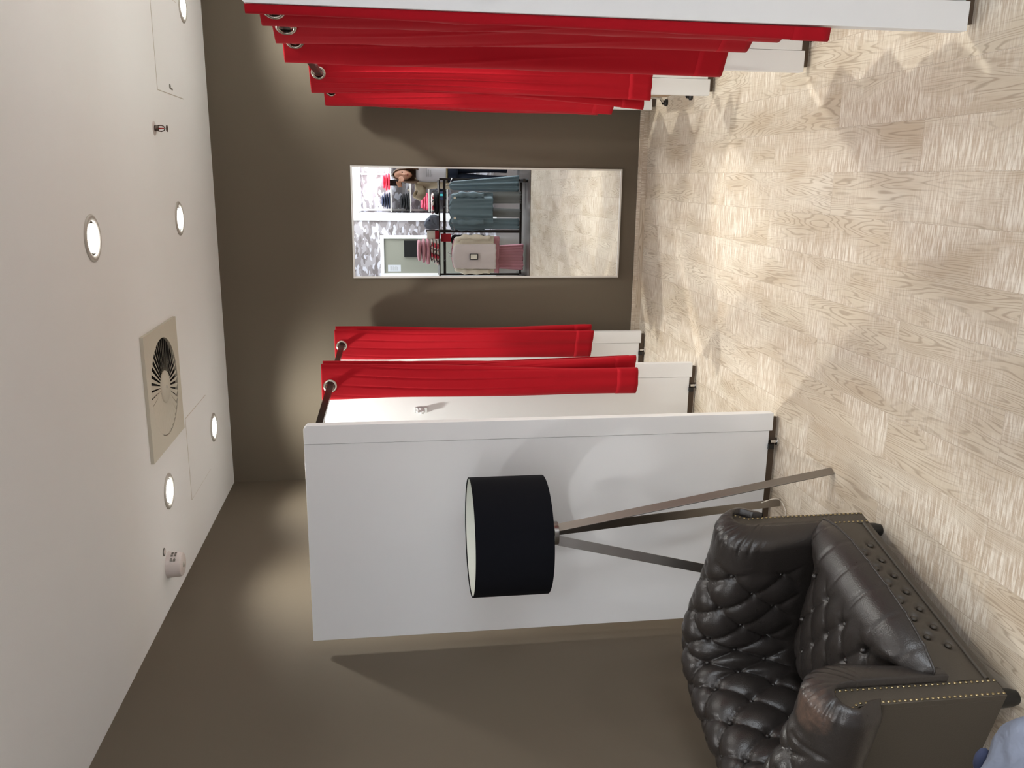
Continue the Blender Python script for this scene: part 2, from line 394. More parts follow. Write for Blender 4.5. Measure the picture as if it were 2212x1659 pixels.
# access hatches flush with the ceiling
def hatch(x0, x1, y0, y1, label, lock=False):
    t = thing('access_hatch', label, 'access hatch', ((x0+x1)/2, (y0+y1)/2, H), 0, None)
    w, h = (x1-x0)/2, (y1-y0)/2
    MB().box(-w+.002, w-.002, -h+.002, h-.002, -.002, 0).obj('cover', M_ceil, t)
    mb = MB(); mb.box(-w-.001, w+.001, -h-.001, -h+.002, -.0012, 0).box(-w-.001, -w+.002, -h, h, -.0012, 0).box(-w, w+.001, h-.002, h+.001, -.0012, 0).box(w-.002, w+.001, -h, h, -.0012, 0)
    mb.obj('frame_gap', M_line, t)
    if lock:
        MB().lathe([(.001, -.004), (.011, -.004), (.012, -.002)], (-w+.035, -.02, 0), 20).box(-w+.022, -w+.03, -.005, .03, -.003, -.002).obj('lock', M_mark, t)
hatch(-1.62, -1.19, 4.23, 4.70, 'square ceiling hatch between the air vent and the back wall downlight')
hatch(.365, .82, 4.22, 4.72, 'ceiling hatch with small grey lock beyond the sprinkler', True)
# smoke detector + small sensor
t = thing('smoke_detector', 'round white smoke detector with printed label near the left wall', 'smoke detector', (-1.735, 3.72, H))
MB().lathe([(.001, -.066), (.046, -.066), (.053, -.062), (.056, -.052), (.058, -.012), (.060, 0)], n=40).obj('body', M_det, t, smooth='auto')
MB().lathe([(.001, -.071), (.012, -.070), (.014, -.066)], (0.0, 0.0, 0), 20).obj('sensor_cap', M_trim, t, smooth=True)
mb = MB()
for r_, hh in ((-.03, .010), (-.024, .010), (-.018, .006), (-.006, .010), (0., .010), (.008, .008), (.014, .010), (.02, .010)):
    a = radians(-20)+r_*17; c_, s_ = cos(a)*.0588, sin(a)*.0588
    for q in range(2):
        M_ = Matrix.Translation((c_, s_, -.024-q*.014)) @ Matrix.Rotation(a, 4, 'Z')
        mb.box(0, .0006, -.002, .002, -hh/2, hh/2, M_)
mb.obj('printed_label', M_mark, t)
t = thing('ceiling_sensor', 'tiny round sensor button beside the smoke detector', 'sensor', (-1.649, 3.668, H))
MB().lathe([(.001, -.006), (.012, -.006), (.013, -.002)], n=24).obj('cap', M_det, t, smooth='auto'); MB().lathe([(.013, -.003), (.018, -.003), (.019, 0)], n=24).obj('rim', M_mark, t, smooth='auto')
t = thing('sprinkler', 'small fire sprinkler with red bulb hanging from the ceiling', 'sprinkler', (.191, 4.111, H))
MB().lathe([(.001, -.002), (.028, -.002), (.032, 0)], n=30).obj('escutcheon', M_det, t, smooth=True)
MB().lathe([(.001, -.018), (.012, -.018), (.013, -.003)], n=20).tube([(-.011, 0, -.016), (-.013, 0, -.030), (-.009, 0, -.041), (0, 0, -.046), (.009, 0, -.041), (.013, 0, -.030), (.011, 0, -.016)], .0024, 8).obj('frame', M_brasspipe, t, smooth=True)
MB().tube([(0, 0, -.018), (0, 0, -.042)], .0026, 8).obj('bulb', M_glassred, t, smooth=True)
MB().lathe([(.001, -.050), (.014, -.053), (.015, -.056), (.001, -.052)], n=16).obj('deflector', M_brasspipe, t)
#PANELS
# ------------------------------------------------------------------ cabin partitions
def partition(x, y, side, label, group):
    s = side   # +1 extends to +x
    t = thing('cabin_partition', label, 'partition panel', (x, y, 0), 0, group)
    L_ = .93; X_ = lambda a, b: (min(a*s, b*s), max(a*s, b*s))
    poly = [(0, .028), (.076*s, .028), (.076*s, 1.957), (.014*s, 1.957), (0, 1.943)]
    MB().prism(poly, 0, .040).obj('edge_profile', M_capm, t, bevel=.0012)
    a, b_ = X_(.0775, L_); MB().box(a, b_, .003, .037, .040, 1.957).obj('board', M_white, t, bevel=.0008)
    a, b_ = X_(.02, L_-.005); MB().box(a, b_, .012, .030, .008, .040).obj('base_rail', M_bronze, t)
    for q in (.122, .80):
        f = MB(); f.lathe([(.001, 0), (.016, 0), (.016, .010), (.007, .013), (.007, .036)], (q*s, -.004, 0), 20).obj('foot', M_chrome, t, smooth='auto')
        a, b_ = X_(q+.012, q+.034); MB().box(a, b_, -.008, .004, .018, .042).obj('foot_bracket', M_black, t)
    return t
gl, gr = 'white cabin partitions on the left', 'white cabin partitions on the right'
P1 = partition(-.949, 3.225, -1, 'large white cabin partition behind the floor lamp', gl)
P2 = partition(-.949, 4.215, -1, 'white cabin partition behind the nearer left red curtain', gl)
P3 = partition(-.949, 5.17, -1, 'white cabin partition against the back wall behind the farther left red curtain', gl)
R1 = partition(.404, 2.282, 1, 'nearest right white cabin partition filling the edge of the picture', gr)
R2 = partition(.404, 3.235, 1, 'right white cabin partition showing below the widest red curtain', gr)
R3 = partition(.404, 4.225, 1, 'right white cabin partition showing below the narrow middle red curtain', gr)
R4 = partition(.404, 5.185, 1, 'right white cabin partition nearest the back wall', gr)
def hook(t, x, z):
    MB().box(x-.014, x+.014, -.0055, .0035, z-.032, z+.032).obj('hook_plate', M_chrome, t, bevel=.001)
    MB().tube([(x, -.004, z+.012), (x, -.032, z+.012), (x, -.04, z+.022)], .006, 10).tube([(x, -.004, z-.015), (x, -.026, z-.015), (x, -.03, z-.006)], .005, 10).box(x-.013, x+.013, -.03, -.005, z-.012, z+.008).obj('hook', M_capm, t, smooth=True)
hook(P2, -.222, 1.47); hook(P3, -.222, 1.47); hook(R1, .045, 1.36)
def rod(x, y0, y1, label):
    t = thing('curtain_rod', label, 'curtain rod', (x, y0, 1.905), 0, 'dark curtain rods across the cabins')
    MB().box(-.009, .009, 0, y1-y0, -.014, .014).obj('bar', M_rod, t, bevel=.001)
    for yy in (0, y1-y0-.008): MB().box(-.018, .018, yy, yy+.008, -.028, .028).obj('bracket', M_rod, t, bevel=.002)
    return t
XLc, XRc = -.978, .436
rod(XLc, 3.265, 4.215, 'dark curtain rod between the lamp partition and the nearer left curtain')
rod(XLc, 4.255, 5.17, 'dark curtain rod carrying the farther left curtain')
rod(XRc, 2.322, 3.235, 'dark curtain rod inside the widest right curtain')
rod(XRc, 4.265, 5.185, 'dark curtain rod carrying the right curtain beside the back wall')
rod(XRc, 3.275, 4.225, 'dark curtain rod crossing open space before the middle right curtain')
# ------------------------------------------------------------------ curtains
def curtain(top, bot, label, x0, z1=1.945, z0=.42, nz=70, amp=.004, rings=(), ring_r=.024, group=None, hemdrop=None, seed=1):
    """top/bot: plan polylines (x,y) of the folds at the rod and at the hem"""
    t = thing('curtain', label, 'curtain', (x0, top[0][1], 0), 0, group)
    rnd = random.Random(seed); n = max(240, int(sum(((top[i+1][0]-top[i][0])**2+(top[i+1][1]-top[i][1])**2)**.5 for i in range(len(top)-1))/.0045))
    T = resample([p.to_3d() if len(p) == 2 else p for p in catmull([Vector((a, b, 0)) for a, b in top], 8)], n)
    B = resample(catmull([Vector((a, b, 0)) for a, b in bot], 8), n)
    ph = [rnd.uniform(0, 6.28) for _ in range(6)]
    rows = []
    fs_ = [k*.0045/(z1-z0) for k in range(20)]; fs_ += [fs_[-1]+(1-fs_[-1])*k/nz for k in range(1, nz+1)]
    for f in fs_:
        z = z1+(z0-z1)*f; g = f**1.15
        row = []
        for j in range(n):
            p = T[j].lerp(B[j], g); q = T[min(j+1, n-1)].lerp(B[min(j+1, n-1)], g)-T[max(j-1, 0)].lerp(B[max(j-1, 0)], g)
            q = Vector((q.y, -q.x, 0)).normalized()
            w = amp*(sin(j/n*31+ph[0]+f*2.2)*sin(pi*min(1, f*1.2+.05)) + .7*sin(j/n*70+ph[1]-f*3.1)*f + .5*sin(f*9+ph[2]+j/n*9) - 1.3*max(0, 1-abs(((j/n*17+ph[3]+f*1.1+.3*sin(f*5+ph[4])) % 1)-.5)*9)*sin(pi*min(1, f+.15)))*min(1, f*5)
            if f > .93: w *= 1.0
            dz = (hemdrop(j/(n-1)) if hemdrop else 0.)*max(0, f-.9)*10
            row.append((p.x+q.x*w-x0, p.y+q.y*w-top[0][1], z+dz))
        rows.append(row)
    cen = []
    for k in range(1, n):
        a, b_ = T[k-1].x-x0, T[k].x-x0
        if a*b_ <= 0 and a != b_ and (not cen or k-cen[-1] > 14): cen.append(k)
    mb = MB().grid(rows)
    CC = [Vector((T[k].x-x0, T[k].y-top[0][1], 1.905)) for k in cen]
    mb.f = [q for q in mb.f if min([((Vector(mb.v[q[0]])+Vector(mb.v[q[2]]))/2-c).length for c in CC]+[9]) > ring_r*.93] if CC else mb.f
    o = mb.obj('fabric', M_red, t, smooth=True, fixn=False)
    md = o.modifiers.new('thick', 'SOLIDIFY'); md.thickness = .0022; md.offset = 0
    hb = [rows[i] for i, f in enumerate(fs_) if z1+(z0-z1)*f < z0+.115]
    hem = MB().grid(hb).obj('hem', M_red, t, smooth=True, fixn=False)
    md = hem.modifiers.new('thick', 'SOLIDIFY'); md.thickness = .0046; md.offset = 0
    for k, c in zip(cen, CC):
        q = T[min(k+3, n-1)]-T[max(k-3, 0)]; M_ = Matrix.Translation(c) @ Matrix.Rotation(atan2(q.y, q.x), 4, 'Z')
        def ring(r, y): return [tuple(M_ @ Vector((cos(2*pi*a/32)*r, y, sin(2*pi*a/32)*r))) for a in range(32)]
        R1_ = [(ring_r-.003, -.006), (ring_r, -.0075), (ring_r+.004, -.0065), (ring_r+.0085, -.004), (ring_r+.009, 0), (ring_r+.0085, .004), (ring_r+.004, .0065), (ring_r, .0075), (ring_r-.003, .006)]
        MB().grid([ring(*a) for a in R1_], closeu=True, closev=True).obj('grommet', M_grom, t, smooth=True)
    return t
GR, GL_ = 'red eyelet curtains of the right cabins', 'red eyelet curtains of the left cabins'
curtain([(.402, 2.288), (.384, 2.306), (.44, 2.37), (.492, 2.45), (.45, 2.52), (.401, 2.59), (.44, 2.64), (.49, 2.71), (.45, 2.79), (.397, 2.888), (.44, 2.93), (.482, 2.99), (.44, 3.05), (.368, 3.10), (.40, 3.15), (.46, 3.21)],
        [(.400, 2.290), (.369, 2.304), (.42, 2.37), (.46, 2.44), (.44, 2.53), (.410, 2.62), (.44, 2.67), (.475, 2.72), (.45, 2.79), (.418, 2.855), (.44, 2.92), (.470, 2.975), (.43, 3.02), (.362, 3.066), (.39, 3.14), (.45, 3.20)],
        'widest red eyelet curtain, drawn in folds across the nearest right cabin', XRc, rings=[(.055, 1), (.19, 1), (.40, 1), (.62, 1), (.83, 1)], group=GR, seed=3, amp=.003)
curtain([(.47, 3.99), (.42, 4.03), (.363, 4.085), (.37, 4.105), (.45, 4.11), (.475, 4.12), (.42, 4.135), (.385, 4.150), (.40, 4.165), (.46, 4.17), (.47, 4.18)],
        [(.475, 3.90), (.41, 3.91), (.353, 3.920), (.36, 3.94), (.44, 3.97), (.46, 4.0), (.38, 4.02), (.317, 4.03), (.34, 4.06), (.44, 4.10), (.47, 4.14)],
        'narrow red eyelet curtain bunched at the middle right cabin', XRc, rings=[(.16, 1), (.52, 1), (.85, 1)], group=GR, seed=4, amp=.005)
curtain([(.47, 4.83), (.42, 4.88), (.372, 4.93), (.38, 4.96), (.46, 4.98), (.48, 5.0), (.42, 5.03), (.378, 5.06), (.39, 5.09), (.46, 5.11), (.47, 5.13)],
        [(.47, 4.44), (.40, 4.48), (.335, 4.53), (.345, 4.57), (.43, 4.66), (.46, 4.74), (.40, 4.80), (.345, 4.86), (.36, 4.93), (.44, 5.02), (.47, 5.08)],
        'red eyelet curtain bunched at the right cabin next to the back wall', XRc, rings=[(.16, 1), (.52, 1), (.85, 1)], group=GR, seed=5, amp=.005, z0=.44)
curtain([(-1.045, 3.985), (-1.03, 3.968), (-.96, 3.978), (-.89, 3.985), (-.873, 4.0), (-.90, 4.02), (-1.0, 4.035), (-1.04, 4.045), (-1.02, 4.06), (-.93, 4.07), (-.88, 4.085), (-.90, 4.11), (-1.0, 4.12), (-1.03, 4.14), (-.98, 4.165), (-.93, 4.17)],
        [(-1.03, 3.93), (-1.01, 3.907), (-.96, 3.898), (-.916, 3.905), (-.905, 3.93), (-.93, 3.95), (-.99, 3.965), (-.98, 3.985), (-.93, 3.965), (-.86, 3.945), (-.845, 3.97), (-.88, 4.0), (-.97, 4.03), (-.99, 4.06), (-.95, 4.10), (-.87, 4.08)],
        'bunched red eyelet curtain at the left cabin just beyond the lamp partition', XLc, rings=[(.115, 1), (.42, 1), (.62, 1), (.86, 1)], group=GL_, seed=6, amp=.0045)
curtain([(-1.06, 4.975), (-1.045, 4.958), (-.97, 4.962), (-.90, 4.968), (-.885, 4.985), (-.91, 5.0), (-1.0, 5.02), (-1.04, 5.03), (-1.02, 5.045), (-.93, 5.05), (-.88, 5.065), (-.90, 5.08), (-1.0, 5.10), (-1.03, 5.11), (-.98, 5.125), (-.93, 5.13)],
        [(-1.055, 4.92), (-1.038, 4.90), (-.97, 4.875), (-.90, 4.838), (-.885, 4.85), (-.91, 4.88), (-1.0, 4.93), (-1.0, 4.95), (-.95, 4.94), (-.88, 4.91), (-.862, 4.92), (-.88, 4.95), (-.98, 5.0), (-1.0, 5.03), (-.96, 5.07), (-.88, 5.06)],
        'bunched red eyelet curtain at the left cabin nearest the back wall', XLc, rings=[(.115, 1), (.42, 1), (.62, 1), (.86, 1)], group=GL_, seed=8, amp=.0045)
# stool inside the far right cabin, only its foot end shows under the curtains
t = thing('stool', 'low wooden stool with chrome feet inside the far right cabin', 'stool', (.64, 4.77, 0))
MB().box(-.19, .19, -.19, .19, .40, .44).obj('seat', M_stoolw, t, bevel=.01)
MB().box(-.185, -.165, -.16, .16, .03, .13).obj('side_board', M_stoolw, t, bevel=.002); MB().box(.165, .185, -.16, .16, .03, .13).obj('side_board', M_stoolw, t, bevel=.002)
for a in (-1, 1):
    for b_ in (-1, 1):
        MB().tube([(a*.205, b_*.205, .028), (a*.185, b_*.19, .05), (a*.165, b_*.175, .40)], .009, 12).obj('leg', M_chrome, t, smooth='auto')
        MB().lathe([(.001, 0), (.02, 0), (.021, .012), (.012, .018), (.011, .03)], (a*.21, b_*.21, 0), 18).obj('foot_glide', M_black, t, smooth='auto')
#MIRROR
# ------------------------------------------------------------------ wall mirror
mx0, mx1, mz0, mz1 = -.6204, .0557, .1595, 1.8394
t = thing('wall_mirror', 'tall narrow mirror with thin silver frame on the brown back wall', 'mirror', ((mx0+mx1)/2, D-.012, mz0), .0082)
w = (mx1-mx0)/2; h = mz1-mz0; fwd = .011
fr = MB(); fr.box(-w, w, -.014, .006, 0, fwd).box(-w, w, -.014, .006, h-fwd, h).box(-w, -w+fwd, -.014, .006, fwd, h-fwd).box(w-fwd, w, -.014, .006, fwd, h-fwd)
fr.obj('frame', M_silver, t, bevel=.001)
MB().box(-w+.009, w-.009, -.008, .003, .009, h-.009).obj('glass', M_mirror, t)
#LAMP
# ------------------------------------------------------------------ floor lamp
lc = Vector((-1.288, 2.875, 0))
t = thing('floor_lamp', 'tripod floor lamp with black drum shade and flat steel legs', 'lamp', lc)
zt, zb, rs = 1.338, 1.062, .218
mb = MB(); mb.lathe([(rs, zb), (rs, zt), (rs-.0025, zt), (rs-.0025, zb), (rs, zb)], n=72).obj('shade', M_shade, t, smooth='auto')
MB().lathe([(rs-.0026, zb+.001), (rs-.0026, zt-.004), (rs-.0036, zt-.004), (rs-.0036, zb+.001)], n=72).obj('shade_lining', M_shadein, t, smooth='auto')
mb = MB()
for k in range(3):
    a = k*2*pi/3+.5; mb.tube([(0, 0, zb+.055), (cos(a)*(rs-.004), sin(a)*(rs-.004), zb+.055)], .002, 6)
mb.lathe([(.022, zb+.053), (.026, zb+.053), (.026, zb+.058), (.022, zb+.058), (.022, zb+.053)], n=24).obj('shade_spider', M_steel, t)
MB().tube([(0, 0, 1.016), (0, 0, zb+.07)], .013, 14).obj('socket', M_black, t, smooth='auto')
MB().sphere((0, 0, zb+.115), .032, 18, (1, 1, 1.15)).obj('bulb', M_shadein, t, smooth=True)
MB().lathe([(.001, 1.028), (.044, 1.028), (.044, 1.012), (.001, 1.012)], n=36).obj('collar', M_steel, t, smooth='auto')
tips = [Vector((-1.041, 2.764, 0)), Vector((-1.316, 3.145, 0)), Vector((-1.508, 2.717, 0))]
for tp in tips:
    q = tp-lc; u = Vector((q.x, q.y, 0)).normalized(); w_ = Vector((-u.y, u.x, 0))
    if tp is tips[2]: w_ = Vector((.93, .37, 0))
    a = u*.028+Vector((0, 0, 1.013)); b_ = u*q.length+Vector((0, 0, .0))
    dr = (b_-a).normalized(); nr = w_.cross(dr)
    vs = []
    for pnt, hw in ((a, .0185), (b_+Vector((0, 0, .003)), .0165)):
        for sx_, sy_ in ((-1, -1), (1, -1), (1, 1), (-1, 1)): vs.append(pnt+w_*hw*sx_+nr*.002*sy_+Vector((0, 0, 0)))
    # broad face of the flat bar looks outward
    MB().add(vs, [(0, 1, 2, 3), (7, 6, 5, 4), (0, 4, 5, 1), (1, 5, 6, 2), (2, 6, 7, 3), (3, 7, 4, 0)]).obj('leg', M_steel, t, bevel=.0008)
q = tips[1]-lc
pts = [q*.95+Vector((0.01, -.012, .10)), q*.93+Vector((.03, -.02, .055)), q*.98+Vector((.02, -.03, .02)), q+Vector((-.02, -.06, .006)), q+Vector((-.07, -.05, .004)), q+Vector((-.12, -.09, .004)), q+Vector((-.22, -.06, .004))]
MB().tube([tuple(p) for p in catmull(pts, 8)], .002, 8).obj('power_cord', M_cord, t, smooth=True)
#CHAIR
# ------------------------------------------------------------------ chesterfield armchair
CH = thing('armchair', 'dark brown leather chesterfield armchair with buttoned back and brass nails', 'armchair', (-1.278, 1.712, 0), radians(75.05))
WN, WF, BB, RC = .055, .712, .565, .17      # near / far / back ridge line, corner radius
def path(nrm=260):
    P = []; L = []
    def seg(a, b, n):
        for i in range(n): P.append((a[0]+(b[0]-a[0])*i/n, a[1]+(b[1]-a[1])*i/n))
    seg((WN, 0), (WN, BB-RC), 40)
    for i in range(24): a = pi-(pi/2)*i/24; P.append((WN+RC+RC*cos(a), BB-RC+RC*sin(a)))
    seg((WN+RC, BB), (WF-RC, BB), 40)
    for i in range(24): a = pi/2-(pi/2)*i/24; P.append((WF-RC+RC*cos(a), BB-RC+RC*sin(a)))
    seg((WF, BB-RC), (WF, 0), 40); P.append((WF, 0))
    P = [Vector((a, b, 0)) for a, b in P]
    return resample(P, nrm)
PP = path(); NP = len(PP)
plen = sum((PP[i+1]-PP[i]).length for i in range(NP-1))
def pnorm(i):
    d = (PP[min(i+1, NP-1)]-PP[max(i-1, 0)]).normalized(); return Vector((-d.y, d.x, 0))
prof = resample(catmull([Vector(p+(0,)) for p in [(-.060, .20), (-.075, .30), (-.088, .40), (-.096, .47), (-.090, .54), (-.060, .595), (-.01, .618), (.045, .608), (.085, .570), (.104, .520), (.100, .470), (.080, .432), (.050, .425)]], 8), 120)
plv = sum((prof[i+1]-prof[i]).length for i in range(len(prof)-1))
core = resample([Vector(p+(0,)) for p in [(-.002, .20), (-.004, .30), (-.005, .50), (-.002, .534), (.012, .550), (.032, .556), (.055, .549), (.070, .530), (.074, .510), (.066, .490), (.052, .470), (.050, .43)]], 120)
def pn(lst, j):
    d = (lst[min(j+1, len(lst)-1)]-lst[max(j-1, 0)]).normalized(); return Vector((-d.y, d.x, 0))
DT = plen/12.0; DV = .102
V0 = .372                                   # arc length of the upper button row on the profile
def tuft(t_, v_):
    a = (t_/DT)+(v_-V0)/(2*DV); b = (t_/DT)-(v_-V0)/(2*DV)
    h = (abs(sin(pi*a))*abs(sin(pi*b)))**.42
    da = a-round(a); db = b-round(b); ddt = (da+db)/2*DT; ddv = (da-db)*DV
    # distance to the nearest button
    r = sqrt(ddt*ddt+ddv*ddv)
    return h, r
def sm(x, a, b):
    x = max(0., min(1., (x-a)/(b-a))); return x*x*(3-2*x)
rows = []
def section(i, w, b_override=None):
    row = []
    t_ = plen*i/(NP-1); p = PP[i]; n = pnorm(i)
    if i < 3: n = Vector((-1, 0, 0))
    if i > NP-4: n = Vector((1, 0, 0))
    edge = min(t_, plen-t_)
    for j in range(120):
        v_ = plv*j/119
        q = prof[j].lerp(core[j], w); nn = pn(prof, j)
        h, r = tuft(t_, v_)
        msk = sm(edge, .085, .15)*sm(v_, .08, .13)*(1-sm(v_, .50, .56))
        disp = msk*(.024*(h-.70)-.016*math.exp(-(r/.013)**2))
        # long pull creases running over the outer roll and on the lower inner face
        if v_ >= .47: disp -= sm(edge, .085, .15)*.006*(1-sm(v_, .54, .62))*math.exp(-((((t_/DT)+.5) % 1-.5)*DT/.008)**2)
        # pleats gathered at the arm fronts
        pl = math.exp(-(edge/.035)**2)*sm(v_, .28, .34)*(1-sm(v_, .56, .60))
        disp += pl*(-.005)*(1-abs(sin(v_*pi/.034)))**3*2
        q = q - nn*(-disp) if False else q + nn*disp*(1 if w < .9 else 0)
        bb = p.y if b_override is None else b_override
        zz = q.y+sm(q.y, .3, .6)*(-.030+.048*sm(edge, .05, .5))
        row.append((p.x+n.x*q.x, bb+n.y*q.x, zz))
    return row
nb = []
for k, ph in enumerate((.0, .0)): pass
front = []
for k in range(9):
    ph = (pi/2)*(8-k)/8; front.append((1-cos(ph), .015-.042*sin(ph)))
rows.append(section(0, 1.0, .006)); rows += [section(0, w, b) for w, b in front]
nh0 = len(rows)
i0 = next(i for i in range(NP) if PP[i].y > .022)
rows += [section(i, 0.) for i in range(i0, NP-i0)]
rows += [section(NP-1, w, b) for w, b in reversed(front)]; rows.append(section(NP-1, 1.0, .006))
MB().grid(rows).obj('padded_arms_and_back', M_leather_worn, CH, smooth=True)
# outer shell
mb = MB(); rr = []
for i in range(NP):
    p, n = PP[i], pnorm(i); rr.append([(p.x+n.x*o, p.y+n.y*o, z) for o, z in ((-.02, .066), (.053, .066), (.053, .435), (-.02, .46))])
mb.grid(rr, closev=True); mb.add(rr[0], [(0, 1, 2, 3)]); mb.add(rr[-1], [(3, 2, 1, 0)])
mb.obj('outer_shell', M_leather_flat, CH, smooth='auto')
# seams on the side
mb = MB()
p, n = PP[44], pnorm(44); mb.tube([(p.x+n.x*.054, p.y, .07), (p.x+n.x*.054, p.y, .43)], .0018, 6)
mb.obj('side_seam', M_leather_flat, CH)
# front facing plates with nails
cl = [(-.001, .066), (-.003, .30), (-.005, .50), (-.002, .534), (.012, .550), (.032, .556), (.055, .549), (.070, .530), (.074, .510), (.066, .490), (.052, .470), (.053, .40), (.054, .066)]
for base, sg in ((WN, -1), (WF, 1)):
    poly = [(base+sg*o, z) for o, z in cl]
    MB().prism(poly, -.008, .012).obj('arm_front_plate', M_leather_flat, CH, bevel=.002)
    inner = resample([Vector((base+sg*(o), z, 0)) for o, z in [(.006, .072), (.004, .30), (.002, .50), (.006, .529), (.016, .542), (.03, .548)]], 32)
    outer = resample([Vector((base+sg*(o), z, 0)) for o, z in [(.047, .072), (.046, .40), (.044, .468), (.052, .484), (.064, .504)]], 30)
    for pts, nm in ((inner, 'nail_row'), (outer, 'nail_row')):
        mb = MB()
        for p in pts: mb.sphere((p.x, -.009, p.y), .0043, 8, (1, .55, 1))
        mb.obj(nm, M_brass, CH, smooth=True)
# seat base, piping, feet
fr_ = MB(); nu, nv = 80, 22; rows = []
fbt = [(.179+.0707*k, .118) for k in range(7)]+[(.179+.0354+.0707*k, .158) for k in range(6)]
for i in range(nu+1):
    s_ = WN+(WF-WN)*i/nu; row = []
    for j in range(nv+1):
        z = .09+.12*j/nv; y = -.004-.006*sin(pi*j/nv)
        for (bs_, bz) in fbt: y += .015*math.exp(-((s_-bs_)**2+(z-bz)**2)/.014**2)
        row.append((s_, y, z))
    rows.append(row)
fr_.grid(rows).obj('front_rail', M_leather_flat, CH, smooth=True)
MB().box(WN, WF, .012, .50, .066, .215).obj('seat_box', M_leather_flat, CH)
MB().tube([(WN+.002, -.006, .086), (WF-.002, -.006, .086)], .006, 10).box(WN, WF, -.006, .014, .066, .084).obj('piping', M_leather_flat, CH, smooth='auto')
for (a, b_) in ((.035, .045), (.735, .045), (.06, .52), (.70, .52)):
    MB().lathe([(.001, 0), (.019, 0), (.024, .02), (.026, .066)], (a, b_, 0), 16).obj('foot', M_black, CH, smooth='auto')
for (bs_, bz) in fbt: MB().sphere((bs_, -.0035, bz), .0095, 12, (1, .6, 1)).obj('button', M_leather_flat, CH, smooth=True)
# buttons on the tufted pad
for ia in range(-6, 24):
    for ib in range(-12, 20):
        t_ = (ia+ib)/2*DT; v_ = V0+(ia-ib)*DV
        if t_ < .13 or t_ > plen-.13 or v_ < .12 or v_ > .50: continue
        k = t_/plen*(NP-1); i = int(round(k)); j = int(round(v_/plv*119)); q = prof[j]; nn = pn(prof, j); q = q-nn*.024; q.y += sm(q.y, .3, .6)*(-.030+.048*sm(min(t_, plen-t_), .05, .5))
        p, n = PP[i], pnorm(i)
        MB().sphere((p.x+n.x*q.x, p.y+n.y*q.x, q.y), .0085, 10).obj('button', M_leather, CH, smooth=True)
# seat cushion
nu, nv = 110, 90; top = []; bot = []
CB = [(.10, -.9), (.37, -.9)]
cbt = []
for r_, bq in enumerate((.05, .14, .23, .32)):
    for k in range(4): cbt.append((.23+.102*k+(.05 if r_ % 2 else 0), bq))
cbt = [c for c in cbt if c[0] < .56]
for i in range(nu+1):
    u = -1+2*i/nu; rt_, rb_ = [], []
    for j in range(nv+1):
        w_ = -1+2*j/nv; b_ = .19+.28*w_           # back .47 .. front -.09
        hw = .228+.088*(1-sm(b_, -.02, .05))
        s_ = .3835+u*hw; 
        if b_ < 0: b_ = b_*(1-.55*abs(u)**3)
        h_ = (max(0, 1-abs(u)**3.0)**.5)*(max(0, 1-abs(w_)**4)**.5)
        du = 0
        DTc, DVc = .102, .09
        a = (s_-.23)/DTc+(b_-.05)/(2*DVc); c_ = (s_-.23)/DTc-(b_-.05)/(2*DVc)
        hh = (abs(sin(pi*a))*abs(sin(pi*c_)))**.4
        da = a-round(a); dc = c_-round(c_); r_ = sqrt(((da+dc)/2*DTc)**2+((da-dc)*DVc)**2)
        mk = sm(b_, -.02, .04)*(1-sm(abs(u), .75, .95))
        zt_ = .238+.112*h_+mk*(.014*(hh-.8)-.014*math.exp(-(r_/.013)**2))
        if b_ < .05: zt_ -= .004*(1-sm(b_, -.05, .05))*math.exp(-((((s_-.23)/DTc+.5) % 1-.5)*DTc/.006)**2)
        rt_.append((s_, b_, zt_)); rb_.append((s_, b_, .238-.03*h_))
    top.append(rt_); bot.append(rb_)
mb = MB(); mb.grid(top); mb.grid(bot)
rim = [top[i][0] for i in range(nu+1)]
co = mb.obj('seat_cushion', M_leather, CH, smooth=True)
edge = [top[i][0] for i in range(nu+1)]+[top[nu][j] for j in range(1, nv+1)]+[top[i][nv] for i in range(nu-1, -1, -1)]+[top[0][j] for j in range(nv-1, 0, -1)]
MB().tube(edge, .004, 6, closed=True).obj('cushion_piping', M_leather, co, smooth=True)
for ia in range(-8, 14):
    for ic in range(-8, 14):
        s_ = .23+(ia+ic)/2*.102; b_ = .05+(ia-ic)*.09
        if not (.19 < s_ < .58 and .02 < b_ < .40): continue
        MB().sphere((s_, b_, .238+.112*.98-.022), .009, 10).obj('button', M_leather, co, smooth=True)
# ------------------------------------------------------------------ things behind the photographer, seen in the mirror
M_denim = mat('pale_denim', srgb(100, 105, 118), .9, noise=.16, nscale=30, bump=.6, bscale=45)
M_denimd = mat('grey_blue_cloth', srgb(104, 124, 134), .45, noise=.12, nscale=8, bump=.1, bscale=500)
M_greyp = mat('grey_trouser_cloth', srgb(118, 122, 122), .8, noise=.08)
M_jeans = mat('dark_jeans', srgb(26, 36, 56), .85, noise=.2, nscale=10)
M_skin = mat('skin', srgb(205, 150, 122), .55, noise=.05)
M_hair = mat('hair', srgb(108, 82, 62), .6, noise=.25, nscale=40, stretch=(6, 6, .7))
M_tee = mat('white_tee', srgb(228, 226, 232), .85, noise=.02)
M_print = mat('tee_print', srgb(196, 196, 200), .85, noise=.05)
M_trench = mat('beige_coat_cloth', srgb(176, 160, 134), .8, noise=.05)
M_lips = mat('lips', srgb(170, 82, 78), .5, noise=.05); M_eye = mat('eye', srgb(40, 30, 26), .2, noise=.05)
M_fluff = mat('fluffy_slipper', srgb(196, 192, 192), .95, noise=.5, nscale=120, bump=1., bscale=200)
M_phone = mat('phone_body', srgb(28, 12, 16), .25, noise=.1)
M_orange = mat('orange_strap', srgb(240, 120, 40), .6, noise=.05)
M_navy = mat('navy_knit', srgb(36, 42, 66), .9, noise=.15, nscale=30); M_blk = mat('black_knit', srgb(20, 20, 24), .9, noise=.15, nscale=30)
